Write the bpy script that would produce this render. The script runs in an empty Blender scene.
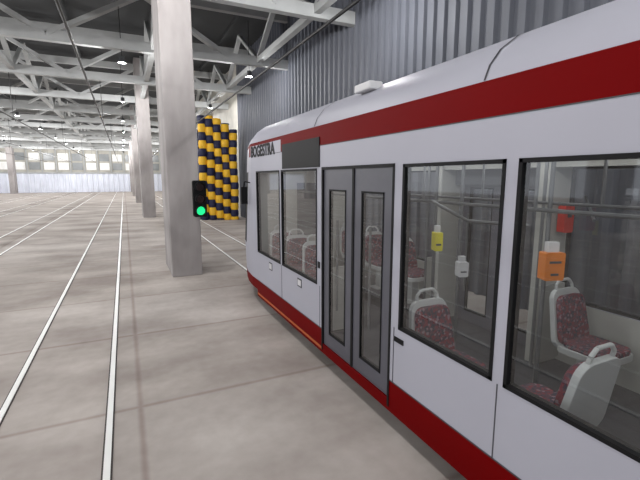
import bpy, math
from mathutils import Vector, Matrix

scene = bpy.context.scene
scene.view_settings.view_transform = 'Standard'
scene.view_settings.look = 'None'

def lin(c):
    return tuple(((v/255)/12.92 if v/255 <= 0.04045 else ((v/255+0.055)/1.055)**2.4) for v in c)

# ------------------------------------------------------------------ materials
def mat(name, rgb, rough=0.6, metal=0.0, noise=0.0, scale=4.0, stretch=(1,1,1), emit=0.0, rgb2=None, spec=0.4, bump=0.0):
    m = bpy.data.materials.new(name); m.use_nodes = True
    nt = m.node_tree; b = nt.nodes['Principled BSDF']
    c = lin(rgb)
    b.inputs['Roughness'].default_value = rough
    b.inputs['Metallic'].default_value = metal
    b.inputs['Specular IOR Level'].default_value = spec
    tc = nt.nodes.new('ShaderNodeTexCoord'); mp = nt.nodes.new('ShaderNodeMapping')
    mp.inputs['Scale'].default_value = stretch
    n = nt.nodes.new('ShaderNodeTexNoise'); n.inputs['Scale'].default_value = scale; n.inputs['Detail'].default_value = 4
    nt.links.new(tc.outputs['Object'], mp.inputs['Vector']); nt.links.new(mp.outputs[0], n.inputs['Vector'])
    cr = nt.nodes.new('ShaderNodeValToRGB')
    c2 = lin(rgb2) if rgb2 else tuple(v*(1-noise) for v in c)
    cr.color_ramp.elements[0].position = 0.35; cr.color_ramp.elements[1].position = 0.65
    cr.color_ramp.elements[0].color = (*c2, 1); cr.color_ramp.elements[1].color = (*c, 1)
    nt.links.new(n.outputs['Fac'], cr.inputs['Fac']); nt.links.new(cr.outputs[0], b.inputs['Base Color'])
    if emit:
        b.inputs['Emission Color'].default_value = (*c, 1); b.inputs['Emission Strength'].default_value = emit
    if bump:
        bp = nt.nodes.new('ShaderNodeBump'); bp.inputs['Strength'].default_value = bump
        nt.links.new(n.outputs['Fac'], bp.inputs['Height']); nt.links.new(bp.outputs[0], b.inputs['Normal'])
    return m

M = {}
M['body'] = mat('tram_grey_paint', (163,163,173), 0.45, noise=0.03, scale=1.5, spec=0.15)
M['red'] = mat('tram_red_paint', (104,0,2), 0.55, noise=0.06, scale=2, spec=0.05)
M['orange'] = mat('orange_strip', (186,92,36), 0.5, noise=0.2)
M['black'] = mat('black_rubber', (14,14,16), 0.6, noise=0.1, spec=0.2)
M['door'] = mat('door_grey', (84,84,92), 0.4, noise=0.08)
M['seam'] = mat('seam_dark', (60,60,64), 0.6, noise=0.1)
M['intgrey'] = mat('interior_grey', (156,156,151), 0.5, noise=0.06)
M['intdark'] = mat('interior_dark', (70,72,76), 0.5, noise=0.1)
M['intfloor'] = mat('interior_floor', (66,66,70), 0.5, noise=0.25, scale=30)
M['shell'] = mat('seat_shell_grey', (166,168,168), 0.45, noise=0.05)
M['steel'] = mat('pole_steel', (104,106,108), 0.35, 0.5, noise=0.05)
M['orangebox'] = mat('validator_orange', (214,118,18), 0.4, noise=0.06)
M['yellow'] = mat('hazard_yellow', (240,188,44), 0.55, noise=0.08, scale=3)
M['yellow2'] = mat('box_yellow', (222,210,50), 0.5, noise=0.05)
M['navy'] = mat('hazard_navy', (24,28,66), 0.55, noise=0.15, scale=3)
M['fire'] = mat('extinguisher_red', (190,40,26), 0.4, noise=0.06)
M['white'] = mat('white_plastic', (196,196,198), 0.5, noise=0.03)
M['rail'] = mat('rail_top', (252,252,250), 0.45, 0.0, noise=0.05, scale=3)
M['groove'] = mat('rail_groove', (76,70,68), 0.8, noise=0.2)
M['truss'] = mat('truss_paint', (176,178,178), 0.7, noise=0.12, scale=2, spec=0.2)
M['roof'] = mat('roof_dark', (64,66,68), 0.9, noise=0.2, scale=0.6)
M['wire'] = mat('wire_black', (12,12,12), 0.5)
M['wallc'] = mat('corrugated_bluegrey', (92,95,104), 0.6, noise=0.12, scale=0.7)
M['wallfar'] = mat('corrugated_pale', (226,230,242), 0.6, noise=0.08, scale=0.7)
M['clad'] = mat('upper_cladding', (186,183,174), 0.7, noise=0.25, scale=0.8)
M['farwin'] = mat('far_window_light', (236,236,234), 0.5, noise=0.08)
M['pane'] = mat('far_window_pane', (136,140,142), 0.3, noise=0.2, scale=0.8)
M['pillar'] = mat('pillar_concrete', (170,165,164), 0.85, rgb2=(138,133,132), scale=1.3, stretch=(1,1,0.35), bump=0.05)
M['green'] = mat('signal_green', (30,230,140), 0.4, emit=1.0)
M['lensoff'] = mat('signal_lens_off', (40,16,12), 0.2)

def seat_mat():
    m = bpy.data.materials.new('seat_fabric'); m.use_nodes = True
    nt = m.node_tree; b = nt.nodes['Principled BSDF']; b.inputs['Roughness'].default_value = 0.9
    tc = nt.nodes.new('ShaderNodeTexCoord'); v = nt.nodes.new('ShaderNodeTexVoronoi'); v.inputs['Scale'].default_value = 46
    cr = nt.nodes.new('ShaderNodeValToRGB'); cr.color_ramp.interpolation = 'CONSTANT'
    e = cr.color_ramp.elements
    e[0].position = 0; e[0].color = (*lin((104,36,48)), 1)
    e[1].position = 0.36; e[1].color = (*lin((76,46,58)), 1)
    x = e.new(0.68); x.color = (*lin((118,98,106)), 1)
    x = e.new(0.80); x.color = (*lin((44,38,54)), 1)
    sp = nt.nodes.new('ShaderNodeSeparateColor')
    nt.links.new(tc.outputs['Object'], v.inputs['Vector']); nt.links.new(v.outputs['Color'], sp.inputs[0])
    nt.links.new(sp.outputs[0], cr.inputs['Fac']); nt.links.new(cr.outputs[0], b.inputs['Base Color'])
    return m
M['fabric'] = seat_mat()

def glass_mat(name, tint):
    m = bpy.data.materials.new(name); m.use_nodes = True
    nt = m.node_tree; nt.nodes.clear()
    o = nt.nodes.new('ShaderNodeOutputMaterial'); t = nt.nodes.new('ShaderNodeBsdfTransparent')
    g = nt.nodes.new('ShaderNodeBsdfGlossy'); g.inputs['Roughness'].default_value = 0.03
    mx = nt.nodes.new('ShaderNodeMixShader'); lw = nt.nodes.new('ShaderNodeLayerWeight'); lw.inputs['Blend'].default_value = 0.5
    pw = nt.nodes.new('ShaderNodeMath'); pw.operation='POWER'; pw.inputs[1].default_value=3.0
    ml = nt.nodes.new('ShaderNodeMath'); ml.operation = 'MULTIPLY_ADD'; ml.inputs[1].default_value = 0.9; ml.inputs[2].default_value = 0.09
    t.inputs['Color'].default_value = (*tint, 1)
    nt.links.new(lw.outputs['Facing'], pw.inputs[0]); nt.links.new(pw.outputs[0], ml.inputs[0]); nt.links.new(ml.outputs[0], mx.inputs[0])
    nt.links.new(t.outputs[0], mx.inputs[1]); nt.links.new(g.outputs[0], mx.inputs[2]); nt.links.new(mx.outputs[0], o.inputs[0])
    return m
M['glass'] = glass_mat('window_glass', (0.93,0.95,0.95))

def floor_mat():
    m = bpy.data.materials.new('concrete_floor'); m.use_nodes = True
    nt = m.node_tree; b = nt.nodes['Principled BSDF']; b.inputs['Roughness'].default_value = 0.85
    b.inputs['Specular IOR Level'].default_value = 0.2
    tc = nt.nodes.new('ShaderNodeTexCoord')
    mp = nt.nodes.new('ShaderNodeMapping'); mp.inputs['Scale'].default_value = (0.5, 0.9, 1)
    n = nt.nodes.new('ShaderNodeTexNoise'); n.inputs['Scale'].default_value = 0.9; n.inputs['Detail'].default_value = 3
    nt.links.new(tc.outputs['Object'], mp.inputs[0]); nt.links.new(mp.outputs[0], n.inputs['Vector'])
    cr = nt.nodes.new('ShaderNodeValToRGB'); e = cr.color_ramp.elements
    e[0].position = 0.32; e[0].color = (*lin((164,155,150)), 1); e[1].position = 0.68; e[1].color = (*lin((208,201,196)), 1)
    nt.links.new(n.outputs['Fac'], cr.inputs[0])
    n2 = nt.nodes.new('ShaderNodeTexNoise'); n2.inputs['Scale'].default_value = 7; n2.inputs['Detail'].default_value = 3
    nt.links.new(tc.outputs['Object'], n2.inputs['Vector'])
    cr2 = nt.nodes.new('ShaderNodeValToRGB'); e = cr2.color_ramp.elements
    e[0].position = 0.3; e[0].color = (0.90,0.89,0.88,1); e[1].position = 0.7; e[1].color = (1,1,1,1)
    nt.links.new(n2.outputs['Fac'], cr2.inputs[0])
    mx = nt.nodes.new('ShaderNodeMix'); mx.data_type = 'RGBA'; mx.blend_type = 'MULTIPLY'; mx.inputs[0].default_value = 1
    nt.links.new(cr.outputs[0], mx.inputs[6]); nt.links.new(cr2.outputs[0], mx.inputs[7])
    br = nt.nodes.new('ShaderNodeTexBrick'); br.offset = 0.0
    br.inputs['Scale'].default_value = 1; br.inputs['Brick Width'].default_value = 4.0; br.inputs['Row Height'].default_value = 2.2
    br.inputs['Mortar Size'].default_value = 0.05; br.inputs['Mortar Smooth'].default_value = 1.0
    br.inputs['Color1'].default_value = (1,1,1,1); br.inputs['Color2'].default_value = (0.88,0.865,0.85,1); br.inputs['Mortar'].default_value = (0.74,0.68,0.66,1)
    nt.links.new(tc.outputs['Object'], br.inputs['Vector'])
    mx2 = nt.nodes.new('ShaderNodeMix'); mx2.data_type = 'RGBA'; mx2.blend_type = 'MULTIPLY'; mx2.inputs[0].default_value = 1
    nt.links.new(mx.outputs[2], mx2.inputs[6]); nt.links.new(br.outputs['Color'], mx2.inputs[7])
    nt.links.new(mx2.outputs[2], b.inputs['Base Color'])
    return m
M['floor'] = floor_mat()

# ------------------------------------------------------------------ mesh builder
class MB:
    def __init__(s): s.v=[]; s.f=[]; s.m=[]; s.mats=[]
    def mi(s, k):
        if k not in s.mats: s.mats.append(k)
        return s.mats.index(k)
    def box(s, x0,x1,y0,y1,z0,z1,k, mx=None):
        if x0>x1: x0,x1=x1,x0
        if y0>y1: y0,y1=y1,y0
        b=len(s.v)
        for p in [(x0,y0,z0),(x1,y0,z0),(x1,y1,z0),(x0,y1,z0),(x0,y0,z1),(x1,y0,z1),(x1,y1,z1),(x0,y1,z1)]:
            p=Vector(p)
            if mx: p=mx@p
            s.v.append(tuple(p))
        for q in [(0,3,2,1),(4,5,6,7),(0,1,5,4),(1,2,6,5),(2,3,7,6),(3,0,4,7)]:
            s.f.append(tuple(b+i for i in q)); s.m.append(s.mi(k))
    def beam(s, p0,p1,w,h,k, up=(0,0,1)):
        p0=Vector(p0);p1=Vector(p1);d=(p1-p0);L=d.length;d.normalize()
        u=Vector(up)
        if abs(d.dot(u))>0.99: u=Vector((0,1,0))
        a=d.cross(u).normalized();c=a.cross(d).normalized()
        mx=Matrix((( a.x,d.x,c.x,p0.x),(a.y,d.y,c.y,p0.y),(a.z,d.z,c.z,p0.z),(0,0,0,1)))
        s.box(-w/2,w/2,0,L,-h/2,h/2,k,mx)
    def cyl(s,p0,p1,r,k,n=12,r1=None):
        p0=Vector(p0);p1=Vector(p1);d=(p1-p0).normalized()
        u=Vector((0,0,1)) if abs(d.z)<0.9 else Vector((0,1,0))
        a=d.cross(u).normalized();c=a.cross(d).normalized()
        b=len(s.v); r1=r if r1 is None else r1
        for P,R in((p0,r),(p1,r1)):
            for i in range(n):
                t=2*math.pi*i/n
                s.v.append(tuple(P+a*math.cos(t)*R+c*math.sin(t)*R))
        for i in range(n):
            j=(i+1)%n
            s.f.append((b+i,b+j,b+n+j,b+n+i)); s.m.append(s.mi(k))
        s.f.append(tuple(b+i for i in range(n))[::-1]); s.m.append(s.mi(k))
        s.f.append(tuple(b+n+i for i in range(n))); s.m.append(s.mi(k))
    def tube(s,pts,r,k,n=8):
        for a,b in zip(pts[:-1],pts[1:]): s.cyl(a,b,r,k,n)
    def plate(s, w,h,d,rad,k,mx,n=5, topw=None):
        tw = topw if topw else w
        pts=[]
        for cx,cz,a0 in((w/2-rad,rad,-90),(tw/2-rad,h-rad,0),(-tw/2+rad,h-rad,90),(-w/2+rad,rad,180)):
            for i in range(n+1):
                t=math.radians(a0+90*i/n); pts.append((cx+rad*math.cos(t),cz+rad*math.sin(t)))
        b=len(s.v);N=len(pts)
        for y in(0,d):
            for x,z in pts: s.v.append(tuple(mx@Vector((x,y,z))))
        for i in range(N):
            j=(i+1)%N; s.f.append((b+i,b+N+i,b+N+j,b+j)[::-1]); s.m.append(s.mi(k))
        s.f.append(tuple(b+i for i in range(N))); s.m.append(s.mi(k))
        s.f.append(tuple(b+N+i for i in range(N))[::-1]); s.m.append(s.mi(k))
    def quad(s,a,b_,c,d,k):
        b=len(s.v); s.v+= [tuple(a),tuple(b_),tuple(c),tuple(d)]; s.f.append((b,b+1,b+2,b+3)); s.m.append(s.mi(k))
    def done(s,name,parent=None,bevel=0,loc=None,rotz=0,smooth=False):
        me=bpy.data.meshes.new(name); me.from_pydata(s.v,[],s.f)
        for k in s.mats: me.materials.append(M[k])
        for p,i in zip(me.polygons,s.m):
            p.material_index=i; p.use_smooth=smooth
        me.update()
        import bmesh
        bm=bmesh.new(); bm.from_mesh(me)
        if smooth: bmesh.ops.remove_doubles(bm,verts=bm.verts,dist=0.0005)
        bmesh.ops.recalc_face_normals(bm,faces=bm.faces); bm.to_mesh(me); bm.free()
        o=bpy.data.objects.new(name,me); scene.collection.objects.link(o)
        if loc: o.location=loc
        o.rotation_euler=(0,0,rotz)
        if parent: o.parent=parent
        if bevel:
            bv=o.modifiers.new('bevel','BEVEL'); bv.width=bevel; bv.segments=2; bv.limit_method='ANGLE'
        return o

# ------------------------------------------------------------------ hall
YB, YF = -14.0, 80.0
XL, XR = -32.0, 6.5
b=MB(); b.box(XL-12,XR+0.3,YB-14,YF+0.3,-0.3,0,'floor'); b.done('floor')
b=MB(); b.box(XL,XR+0.3,YB,YF+0.3,9.2,9.4,'roof')
for i in range(12):
    x=XL+0.5+i*3.3; b.box(x-0.08,x+0.08,YB,YF,9.05,9.2,'roof')
b.done('ceiling')
def corrug(mb, axis, a0, a1, pos, z0, z1, k, per=0.42, dep=0.07, sgn=1):
    n=int((a1-a0)/per); pts=[]
    for i in range(n):
        a=a0+i*per
        pts += [(a,0),(a+per*0.5,0),(a+per*0.62,dep),(a+per*0.88,dep)]
    pts.append((a0+n*per,0))
    for (p,d),(q,e) in zip(pts[:-1],pts[1:]):
        if axis=='y':
            mb.quad((pos-sgn*d,p,z0),(pos-sgn*e,q,z0),(pos-sgn*e,q,z1),(pos-sgn*d,p,z1),k)
        else:
            mb.quad((p,pos-sgn*d,z0),(q,pos-sgn*e,z0),(q,pos-sgn*e,z1),(p,pos-sgn*d,z1),k)
b=MB(); corrug(b,'y',YB,25.4,XR,0,9.2,'wallc',per=0.34); b.box(XR+0.02,XR+0.2,YB,25.4,0,9.2,'wallc')
b.done('wall_right')
b=MB(); b.box(XR+0.02,XR+0.2,25.4,YF,0,9.2,'clad')
b.done('wall_right_rear')
b=MB(); corrug(b,'x',XL,XR,YF,0,3.1,'wallfar',per=0.8,dep=0.15); b.box(XL,XR,YF+0.02,YF+0.2,0,9.2,'clad')
b.box(XL,XR,YF-0.25,YF,3.1,3.35,'truss')
for i in range(20):
    x=XL+i*2.0
    b.box(x,x+0.2,YF-0.2,YF,3.3,9.2,'truss')
    b.box(x+0.35,x+1.85,YF-0.06,YF,3.7,4.9,'farwin' if i%3 else 'pane')
    b.box(x+0.35,x+1.85,YF-0.06,YF,5.2,6.4,'farwin' if i%2 else 'pane')
b.done('wall_far')

def pillar(x,y,dep):
    b=MB(); b.box(-0.355,0.355,0,dep,0,9.2,'pillar')
    b.done('concrete_pillar',loc=(x,y,0),bevel=0.02)
for i in range(-1,5):
    pillar(1.265,10.2+16.5*i,1.7)
    pillar(-15.4,10.2+16.5*i,1.7)
ys=[10.2+1+ (16.5/3)*i for i in range(-4,13)]
for y in ys:
    b=MB()
    b.box(XL,XR,y-0.12,y+0.12,6.85,7.2,'truss'); b.box(XL,XR,y-0.12,y+0.12,8.7,9.04,'truss')
    x=XL; k=0; st=3.0
    while x+st<=XR+0.1:
        z0,z1=(7.05,8.8) if k%2==0 else (8.8,7.05)
        b.beam((x,y,z0),(x+st,y,z1),0.14,0.30,'truss',up=(0,1,0)); x+=st;k+=1
    b.done('roof_truss')
for x in (-27.5,-21.5,-15.4,-9.7,-4.0,1.265,5.2):
    b=MB()
    b.box(x-0.1,x+0.1,ys[0],ys[-1],6.95,7.15,'truss')
    for i,(a,c) in enumerate(zip(ys[:-1],ys[1:])):
        m=(a+c)/2
        b.beam((x,a,7.1),(x,m,8.8),0.12,0.18,'truss',up=(1,0,0)); b.beam((x,m,8.8),(x,c,7.1),0.12,0.18,'truss',up=(1,0,0))
    b.done('roof_brace')

def track(xc,y0=YB-8,y1=YF-1):
    b=MB()
    for s in(-0.5,0.5):
        b.box(xc+s-0.042,xc+s+0.042,y0,y1,-0.05,0.004,'groove')
        b.box(xc+s-0.027,xc+s+0.027,y0,y1,-0.05,0.014,'rail')
    b.done('rail_track')
for xc in (3.25,-0.785,-4.17,-7.6,-11.0,-18.4,-21.8): track(xc)
for xc in (3.25,-0.72,-4.17,-7.6,-11.0):
    b=MB(); b.cyl((xc,YB,4.95),(xc,YF-1,4.95),0.028,'wire',8)
    for y in ys[::3]: b.cyl((xc,y,4.95),(xc,y,6.85),0.012,'wire',6)
    b.done('overhead_wire')

# hazard striped barrier: bulging stacked cushions on five columns
b=MB()
n=13
for ci in range(5):
    x=4.08+ci*0.40; y=23.9-ci*0.14; h=5.8-0.14*max(0,ci-1)**1.5
    bh=h/n; ph=(ci*0.38)%1.0
    zs=[0]; 
    z=bh*(1-ph) if ph>0 else bh
    while z<h-0.05: zs.append(z); z+=bh
    zs.append(h)
    for j,(a,c) in enumerate(zip(zs[:-1],zs[1:])):
        k='yellow' if (j+(1 if ci in (3,4) else 0))%2 else 'navy'
        off=0.03*math.sin(j*0.8+ci)
        m1=a+(c-a)*0.25; m2=a+(c-a)*0.75
        b.cyl((x+off,y,a),(x+off,y,m1),0.20,k,12,0.235); b.cyl((x+off,y,m1),(x+off,y,m2),0.235,k,12); b.cyl((x+off,y,m2),(x+off,y,c),0.235,k,12,0.20)
b.box(3.87,5.85,24.2,24.5,0,5.1,'navy')
b.done('hazard_striped_barrier')

# signal
b=MB()
b.plate(0.30,0.86,0.16,0.04,'black',Matrix.Translation((0,0,0)))
for i,z in enumerate((0.15,0.43,0.71)):
    b.cyl((0,0.0,z),(0,-0.02,z),0.1,'green' if i==0 else 'lensoff',20)
    for a in range(-2,9):
        t0=math.radians(a*24); t1=math.radians((a+1)*24)
        b.beam((0.115*math.cos(t0),-0.07,z+0.115*math.sin(t0)),(0.115*math.cos(t1),-0.07,z+0.115*math.sin(t1)),0.14,0.012,'black',up=(math.cos(t0),0,math.sin(t0)))
b.box(-0.05,0.0,0.16,0.275,0.3,0.55,'black')
b.done('traffic_signal',loc=(1.59,9.92,1.47))

# ------------------------------------------------------------------ tram
XC=3.25; HW=1.13; Z0=0.208
tram=bpy.data.objects.new('tram',None); scene.collection.objects.link(tram)
YR=-4.2; YN=7.15
WZ0,WZ1=1.055,2.505
RZ=3.0
def side(s):
    xo=XC+s*HW; xi=xo-s*0.06
    def bx(mb,y0,y1,z0,z1,k,out=0.0,inn=None):
        a=xo+s*out; c=xi if inn is None else inn
        mb.box(a,c,y0,y1,z0,z1,k)
    wins=[(5.87,7.08),(4.53,5.80),(1.79,2.82),(0.3,1.70),(-3.9,-1.75)]
    doors=[(2.95,4.38),(-1.6,0.1)]
    b=MB()
    bx(b,YR,YN,WZ1,2.77,'body')
    bx(b,YR,5.8,2.77,RZ,'red'); bx(b,5.8,YN,2.77,2.95,'body'); bx(b,5.8,YN,2.95,RZ,'red')
    edges=sorted([YR]+[v for d in doors for v in d]+[YN])
    segs=[(edges[0],edges[1]),(edges[2],edges[3]),(edges[4],edges[5])]
    for y0,y1 in segs:
        bx(b,y0,y1,0.52,WZ0,'body'); bx(b,y0,y1,0.28,0.52,'red')
        bx(b,y0,y1,0.245,0.28,'orange' if y0>4 else 'red'); bx(b,y0,y1,Z0,0.245,'red')
        ws=sorted([w for w in wins if w[0]>=y0 and w[1]<=y1])
        c=y0
        for w in ws:
            bx(b,c,w[0],WZ0,WZ1,'body'); c=w[1]
        bx(b,c,y1,WZ0,WZ1,'body')
    b.done('side_panels',tram)
    l=MB()
    for y0,y1 in segs: l.box(xi,xi-s*0.012,y0,y1,0.35,WZ0-0.01,'intgrey')
    l.box(xi,xi-s*0.012,YR,YN,WZ1,2.62,'intgrey')
    l.done('inner_lining',tram)
    t=MB()
    for y0,y1 in segs:
        t.box(xo+s*0.003,xo,y0,y1,0.515,0.525,'seam')
    for y in (5.83,4.45,1.745,2.885):
        t.box(xo+s*0.003,xo,y-0.004,y+0.004,0.52,WZ0,'seam')
    t.box(xo+s*0.003,xo,YR,YN,2.765,2.772,'seam')
    for d in doors:
        for y in d: t.box(xo+s*0.006,xi,y-0.014,y+0.014,0.25,WZ1+0.01,'black')
        t.box(xo+s*0.006,xi,d[0],d[1],WZ1-0.02,WZ1+0.01,'black')
        t.box(xo,xi,d[0],d[1],Z0,0.33,'red')
    t.box(xo+s*0.008,xo,2.74,2.87,0.93,0.975,'black')
    t.box(xo+s*0.008,xo,4.44,4.50,1.28,1.36,'black')
    t.box(xo+s*0.008,xo,5.05,5.16,0.9,0.98,'white'); t.box(xo+s*0.004,xo,5.03,5.18,0.88,1.0,'seam')
    t.box(xo+s*0.008,xo,6.3,6.42,0.88,0.97,'white'); t.box(xo+s*0.004,xo,6.28,6.44,0.86,0.99,'seam')
    t.done('trim_details',tram)
    f=MB(); g=MB(); fw=0.026
    def pane(x,y0,y1,z0,z1):
        g.quad((x,y0,z0),(x,y1,z0),(x,y1,z1),(x,y0,z1),'glass')
    for y0,y1 in wins:
        for a in ((y0,y1,WZ0,WZ0+fw),(y0,y1,WZ1-fw,WZ1),(y0,y0+fw,WZ0,WZ1),(y1-fw,y1,WZ0,WZ1)):
            f.box(xo+s*0.006,xi-s*0.005,*a,'black')
        pane(xo-s*0.012,y0+fw,y1-fw,WZ0+fw,WZ1-fw)
    f.done('window_frames',tram); 
    for d0,d1 in doors:
        mid=(d0+d1)/2; x0=xo-s*0.015; x1=xo-s*0.055
        for (a,c,sg) in ((d0+0.02,mid-0.02,0),(mid+0.02,d1-0.02,1)):
            ga,gc=(a+0.14,c-0.14); gz0,gz1=0.5,2.26
            f2=MB()
            f2.box(x0,x1,a,ga,0.3,WZ1-0.02,'door'); f2.box(x0,x1,gc,c,0.3,WZ1-0.02,'door')
            f2.box(x0,x1,ga,gc,0.3,gz0,'door'); f2.box(x0,x1,ga,gc,gz1,WZ1-0.02,'door')
            for q in ((ga,gc,gz0,gz0+.02),(ga,gc,gz1-.02,gz1),(ga,ga+.015,gz0,gz1),(gc-.015,gc,gz0,gz1)):
                f2.box(x0+s*0.006,x1-s*0.002,*q,'black')
            f2.cyl((x1-s*0.05,gc-0.03,0.8),(x1-s*0.05,gc-0.03,1.9),0.014,'steel',8)
            f2.done('door_leaf',tram)
            pane(xo-s*0.02,ga,gc,gz0,gz1)
        f3=MB(); f3.box(x0+s*0.01,x1,mid-0.02,mid+0.02,0.3,WZ1-0.02,'black'); f3.done('door_seal',tram)
    g.done('window_panes',tram)
side(-1); side(1)
prof=[(1.13,RZ),(1.09,3.10),(1.0,3.21),(0.84,3.32),(0.6,3.40),(0.0,3.43)]
full=[(-x,z) for x,z in prof]+[(x,z) for x,z in prof[::-1][1:]]
b=MB()
for (x0,z0),(x1,z1) in zip(full[:-1],full[1:]):
    b.quad((XC+x0,YR,z0),(XC+x0,YN,z0),(XC+x1,YN,z1),(XC+x1,YR,z1),'body')
b.done('roof_shell',tram,smooth=True)
b=MB()
for y in (4.6,2.0,-1.2):
    for (x0,z0),(x1,z1) in zip(full[:-1],full[1:]):
        e=0.004
        b.quad((XC+x0*1.003,y-.008,z0+e),(XC+x0*1.003,y+.008,z0+e),(XC+x1*1.003,y+.008,z1+e),(XC+x1*1.003,y-.008,z1+e),'seam')
b.done('roof_seams',tram)
b=MB()
b.box(XC-1.02,XC-0.86,3.55,3.85,3.26,3.34,'white')
b.done('roof_equipment',tram,bevel=0.015)
b=MB(); b.box(XC-1.07,XC+1.07,YR,YN,0.26,0.35,'intfloor')
b.box(XC-1.06,XC-0.28,4.6,7.0,0.35,0.5,'intfloor'); b.box(XC+0.28,XC+1.06,4.6,7.0,0.35,0.5,'intfloor')
b.box(XC-0.9,XC+0.9,YR+.1,YN,0.16,0.26,'black')
b.done('cabin_floor',tram)
b=MB(); b.box(XC-1.07,XC+1.07,YR,YN,2.62,2.68,'intgrey')
b.box(XC-0.95,XC-0.75,YR,YN,2.5,2.62,'intgrey'); b.box(XC+0.75,XC+0.95,YR,YN,2.5,2.62,'intgrey')
b.done('cabin_ceiling',tram)
b=MB()
b.box(XC-1.07,XC-0.35,7.08,7.13,0.35,2.62,'intgrey'); b.box(XC+0.35,XC+1.07,7.08,7.13,0.35,2.62,'intgrey')
b.box(XC-0.35,XC+0.35,7.08,7.13,0.35,1.3,'intgrey'); b.box(XC-0.35,XC+0.35,7.08,7.13,2.3,2.62,'intgrey'); b.box(XC-0.35,XC+0.35,7.1,7.12,1.3,2.3,'intdark')
b.box(XC-1.07,XC+1.07,YR,YR+0.05,0.26,3.0,'intgrey')
b.done('cabin_bulkheads',tram)
secs=[(YN,1.0,0.0),(7.45,1.0,0.0),(7.8,0.97,-0.01),(8.2,0.90,-0.05),(8.55,0.79,-0.14),(8.8,0.66,-0.28)]
half=[(0.98,Z0),(1.13,0.33),(1.13,0.52),(1.13,1.1),(1.13,1.8),(1.13,2.5),(1.13,2.77),(1.13,2.95)]+prof
ring=[(-x,z) for x,z in half]+[(x,z) for x,z in half[::-1][1:]]
b=MB(); rows=[]
for y,sc,dz in secs:
    row=[]
    for x,z in ring:
        yy=y + (0.18*max(0,1-abs(z-1.0)/1.0) - 0.30*max(0,(z-2.0)/1.4))*(1 if y>7.5 else (0.3 if y>7.3 else 0))
        row.append((XC+x*sc,yy,z+(dz*(z-2.4) if z>2.4 else 0)))
    rows.append(row)
for i in range(len(rows)-1):
    for j in range(len(ring)-1):
        zc=(ring[j][1]+ring[j+1][1])/2
        k='body'
        if zc<0.5: k='red'
        elif 1.1<zc<2.5 and i>=2: k='black'
        elif 2.95<zc<RZ: k='red'
        elif 2.8<zc<2.93 and i==1: k='red'
        b.quad(rows[i][j],rows[i+1][j],rows[i+1][j+1],rows[i][j+1],k)
N=len(ring)
for j in range(N//2):
    a,c=rows[-1][j],rows[-1][j+1]; d,e=rows[-1][N-2-j],rows[-1][N-1-j]
    zc=(ring[j][1]+ring[j+1][1])/2
    k='red' if zc<0.5 else ('black' if 1.1<zc<2.9 else 'body')
    b.quad(a,c,d,e,k)
b.done('front_nose',tram)
b=MB(); b.tube([(XC-1.12,7.5,2.3),(XC-1.2,7.6,2.32),(XC-1.22,7.62,2.2)],0.012,'black'); b.box(XC-1.27,XC-1.15,7.6,7.64,1.9,2.22,'black')
b.done('wing_mirror',tram,bevel=0.01)
b=MB(); b.box(XC-HW-0.012,XC-HW+0.01,4.45,5.72,2.52,2.87,'black'); b.done('destination_display',tram)
cu=bpy.data.curves.new('operator_lettering','FONT'); cu.body='BOGESTRA'; cu.size=0.26; cu.extrude=0.002; cu.offset=0.008
lo=bpy.data.objects.new('operator_lettering',cu); scene.collection.objects.link(lo); cu.materials.append(M['black'])
lo.location=(XC-HW-0.006,7.36,2.76); lo.rotation_euler=(math.radians(90),0,math.radians(-90)); lo.parent=tram
b=MB()
for yb in (6.3,5.2,-2.2,-3.3):
    for s in(-0.5,0.5):
        b.cyl((XC+s-0.05,yb,0.254),(XC+s+0.05,yb,0.254),0.24,'intdark',24)
    b.cyl((XC-0.5,yb,0.2),(XC+0.5,yb,0.2),0.05,'intdark')
b.done('bogies',tram)
b=MB()
for s in(-1,1):
    x=XC+s*0.42
    b.tube([(x,YR+0.3,2.15),(x,6.8,2.15)],0.016,'steel')
    for y in (-3,-1.2,0.9,2.1,3.4,5.0,6.5):
        b.tube([(x,y,2.15),(x,y-0.0,2.4),(x,y,2.62)],0.014,'steel')
    b.tube([(XC+s*1.0,2.6,2.2),(XC+s*0.8,2.4,2.05),(XC+s*0.42,2.15,2.02)],0.014,'steel')
b.done('ceiling_handrails',tram)
b=MB()
for s in(-1,1):
    for y in (2.78,4.55,0.2,-1.7):
        if s<0 and y>2 and y<4: continue
        x0=XC+s*1.06; x1=XC+s*0.62
        b.box(x0,x1,y-0.015,y+0.015,0.4,1.25,'intgrey')
        b.cyl((x1,y,0.35),(x1,y,2.62),0.018,'steel',10)
b.box(XC+0.72,XC+1.06,2.80,2.93,0.35,2.62,'intgrey'); b.box(XC+0.72,XC+1.06,4.40,4.5,0.35,2.62,'intgrey')
b.done('partitions',tram)
b=MB()
b.box(XC-0.3,XC+0.3,5.3,5.36,2.25,2.6,'black'); b.box(XC+0.95,XC+1.05,2.95,4.38,2.3,2.6,'intdark'); b.box(XC+0.95,XC+1.05,0.0,1.7,2.3,2.55,'intdark')
b.done('interior_displays',tram)

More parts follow.
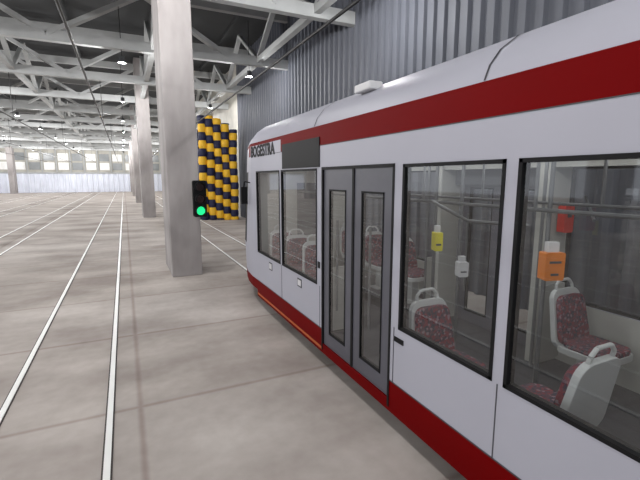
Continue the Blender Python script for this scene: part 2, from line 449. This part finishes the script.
def seat(x,y,z,rot=0):
    b=MB()
    b.box(-0.06,0.06,-0.06,0.1,0,0.36,'shell'); b.box(-0.16,0.16,-0.12,0.14,0,0.02,'shell')
    b.plate(0.48,0.48,0.06,0.08,'shell',Matrix.Translation((0,-0.26,0.37))@Matrix.Rotation(math.radians(-90),4,'X')@Matrix.Scale(-1,4,(0,1,0)))
    b.plate(0.44,0.43,0.05,0.09,'fabric',Matrix.Translation((0,-0.25,0.43))@Matrix.Rotation(math.radians(-90),4,'X')@Matrix.Scale(-1,4,(0,1,0)))
    R=Matrix.Rotation(math.radians(-11),4,'X')
    b.plate(0.48,0.58,0.05,0.11,'shell',Matrix.Translation((0,0.19,0.38))@R,topw=0.42)
    b.plate(0.43,0.48,0.05,0.09,'fabric',Matrix.Translation((0,0.145,0.43))@R,topw=0.38)
    # rear recess panel and grab handle
    b.plate(0.30,0.08,0.012,0.02,'intdark',Matrix.Translation((0,0.238,0.60))@R)
    p=[Vector(q) for q in ((-0.12,0.31,0.9),(-0.12,0.33,0.98),(-0.07,0.335,1.03),(0.07,0.335,1.03),(0.12,0.33,0.98),(0.12,0.31,0.9))]
    b.tube(p,0.016,'shell')
    return b.done('passenger_seat',loc=(x,y,z),rotz=rot,bevel=0.012)
for (x,y,z,r) in [(2.48,2.55,0.33,0),(2.56,1.70,0.35,math.pi),(3.93,2.2,0.35,0),(3.93,1.0,0.35,math.pi),
                  (3.93,4.9,0.5,0),(3.93,5.75,0.5,0),(3.93,6.6,0.5,0),(2.55,5.2,0.5,0),(2.55,5.95,0.5,0),(2.55,6.7,0.5,0),
                  (2.55,-2.3,0.35,0),(3.93,-2.3,0.35,0),(2.55,-3.3,0.35,0),(3.93,-3.3,0.35,0)]:
    seat(x,y,z,r)
def validator(b,w,h,z,k):
    R=Matrix.Translation((0,0,z))@Matrix.Rotation(math.radians(-20),4,'Z')
    b.plate(w,h,0.09,0.015,k,R@Matrix.Translation((0,-0.12,0)))
    if w>0.12:
        b.box(-w*0.3,w*0.3,-0.124,-0.12,h*0.62,h*0.70,'intdark',R); b.box(-w*0.2,w*0.2,-0.124,-0.12,h*0.18,h*0.26,'intdark',R)
    else:
        b.box(-w*0.3,w*0.3,-0.124,-0.12,h*0.3,h*0.4,'intdark',R)
    b.box(-w*0.3,w*0.3,-0.03,0.025,h*0.3,h*0.7,'intdark',R)
    b.box(-w*0.28,w*0.28,-0.09,-0.04,h,h*1.35,'white',R)
for (x,y,v) in [(3.0,2.1,(0.16,0.22,1.25,'orangebox')),(3.0,3.4,(0.09,0.2,1.27,'yellow2')),(3.0,3.03,(0.1,0.15,1.07,'white')),(3.4,0.3,None)]:
    b=MB(); b.cyl((0,0,0),(0,0,2.27),0.018,'steel',12); b.cyl((0,0,0),(0,0,0.02),0.04,'steel',12)
    if v: validator(b,*v)
    b.done('ticket_validator_pole' if v else 'grab_pole',loc=(x,y,0.35))
b=MB(); b.plate(0.15,0.28,0.08,0.02,'fire',Matrix.Identity(4)); b.box(-0.03,0.03,-0.006,0,0.16,0.22,'intdark')
b.done('fire_extinguisher_box',loc=(4.18,2.70,1.82))

# ------------------------------------------------------------------ lights
for X in (-26,-18,-12.0,-6.0,0.2,4.8):  # added ceiling lamps with no known counterpart, put in to light the hall
    for i in range(-2,9):
        Y=8.4+ i*8.25
        b=MB(); b.cyl((0,0,0.16),(0,0,0.32),0.09,'roof',10); b.cyl((0,0,0.1),(0,0,0.17),0.14,'roof',12,0.09); b.cyl((0,0,0.3),(0,0,2.2),0.012,'wire',6)
        o=b.done('added_hall_lamp',loc=(X,Y,6.3))
        l=bpy.data.lights.new('fill_bulb','POINT'); l.energy=(330 if X<4 else 220)*(1.5 if i>4 else 1); l.shadow_soft_size=0.05; l.color=(1,0.99,0.98)
        lo=bpy.data.objects.new('fill_bulb',l); scene.collection.objects.link(lo); lo.location=(0,0,0.02); lo.parent=o
for s in(-1,1):
    l=bpy.data.lights.new('cabin_lamp','AREA'); l.shape='RECTANGLE'; l.size=0.12; l.size_y=10.5; l.energy=32
    o=bpy.data.objects.new('cabin_lamp',l); scene.collection.objects.link(o); o.location=(XC+s*0.5,1.5,2.61); o.parent=tram

w=bpy.data.worlds.new('World'); scene.world=w; w.use_nodes=True
bg=w.node_tree.nodes['Background']; bg.inputs[0].default_value=(0.90,0.93,1,1); bg.inputs[1].default_value=1.35

# ------------------------------------------------------------------ camera
cd=bpy.data.cameras.new('Camera'); cam=bpy.data.objects.new('Camera',cd); scene.collection.objects.link(cam)
cd.sensor_width=36; cd.lens=406/640*36; cd.clip_start=0.05; cd.clip_end=500
cam.location=(0,0,2.39); cam.rotation_euler=(math.radians(90-8.7),0,math.radians(-25.5))
scene.camera=cam
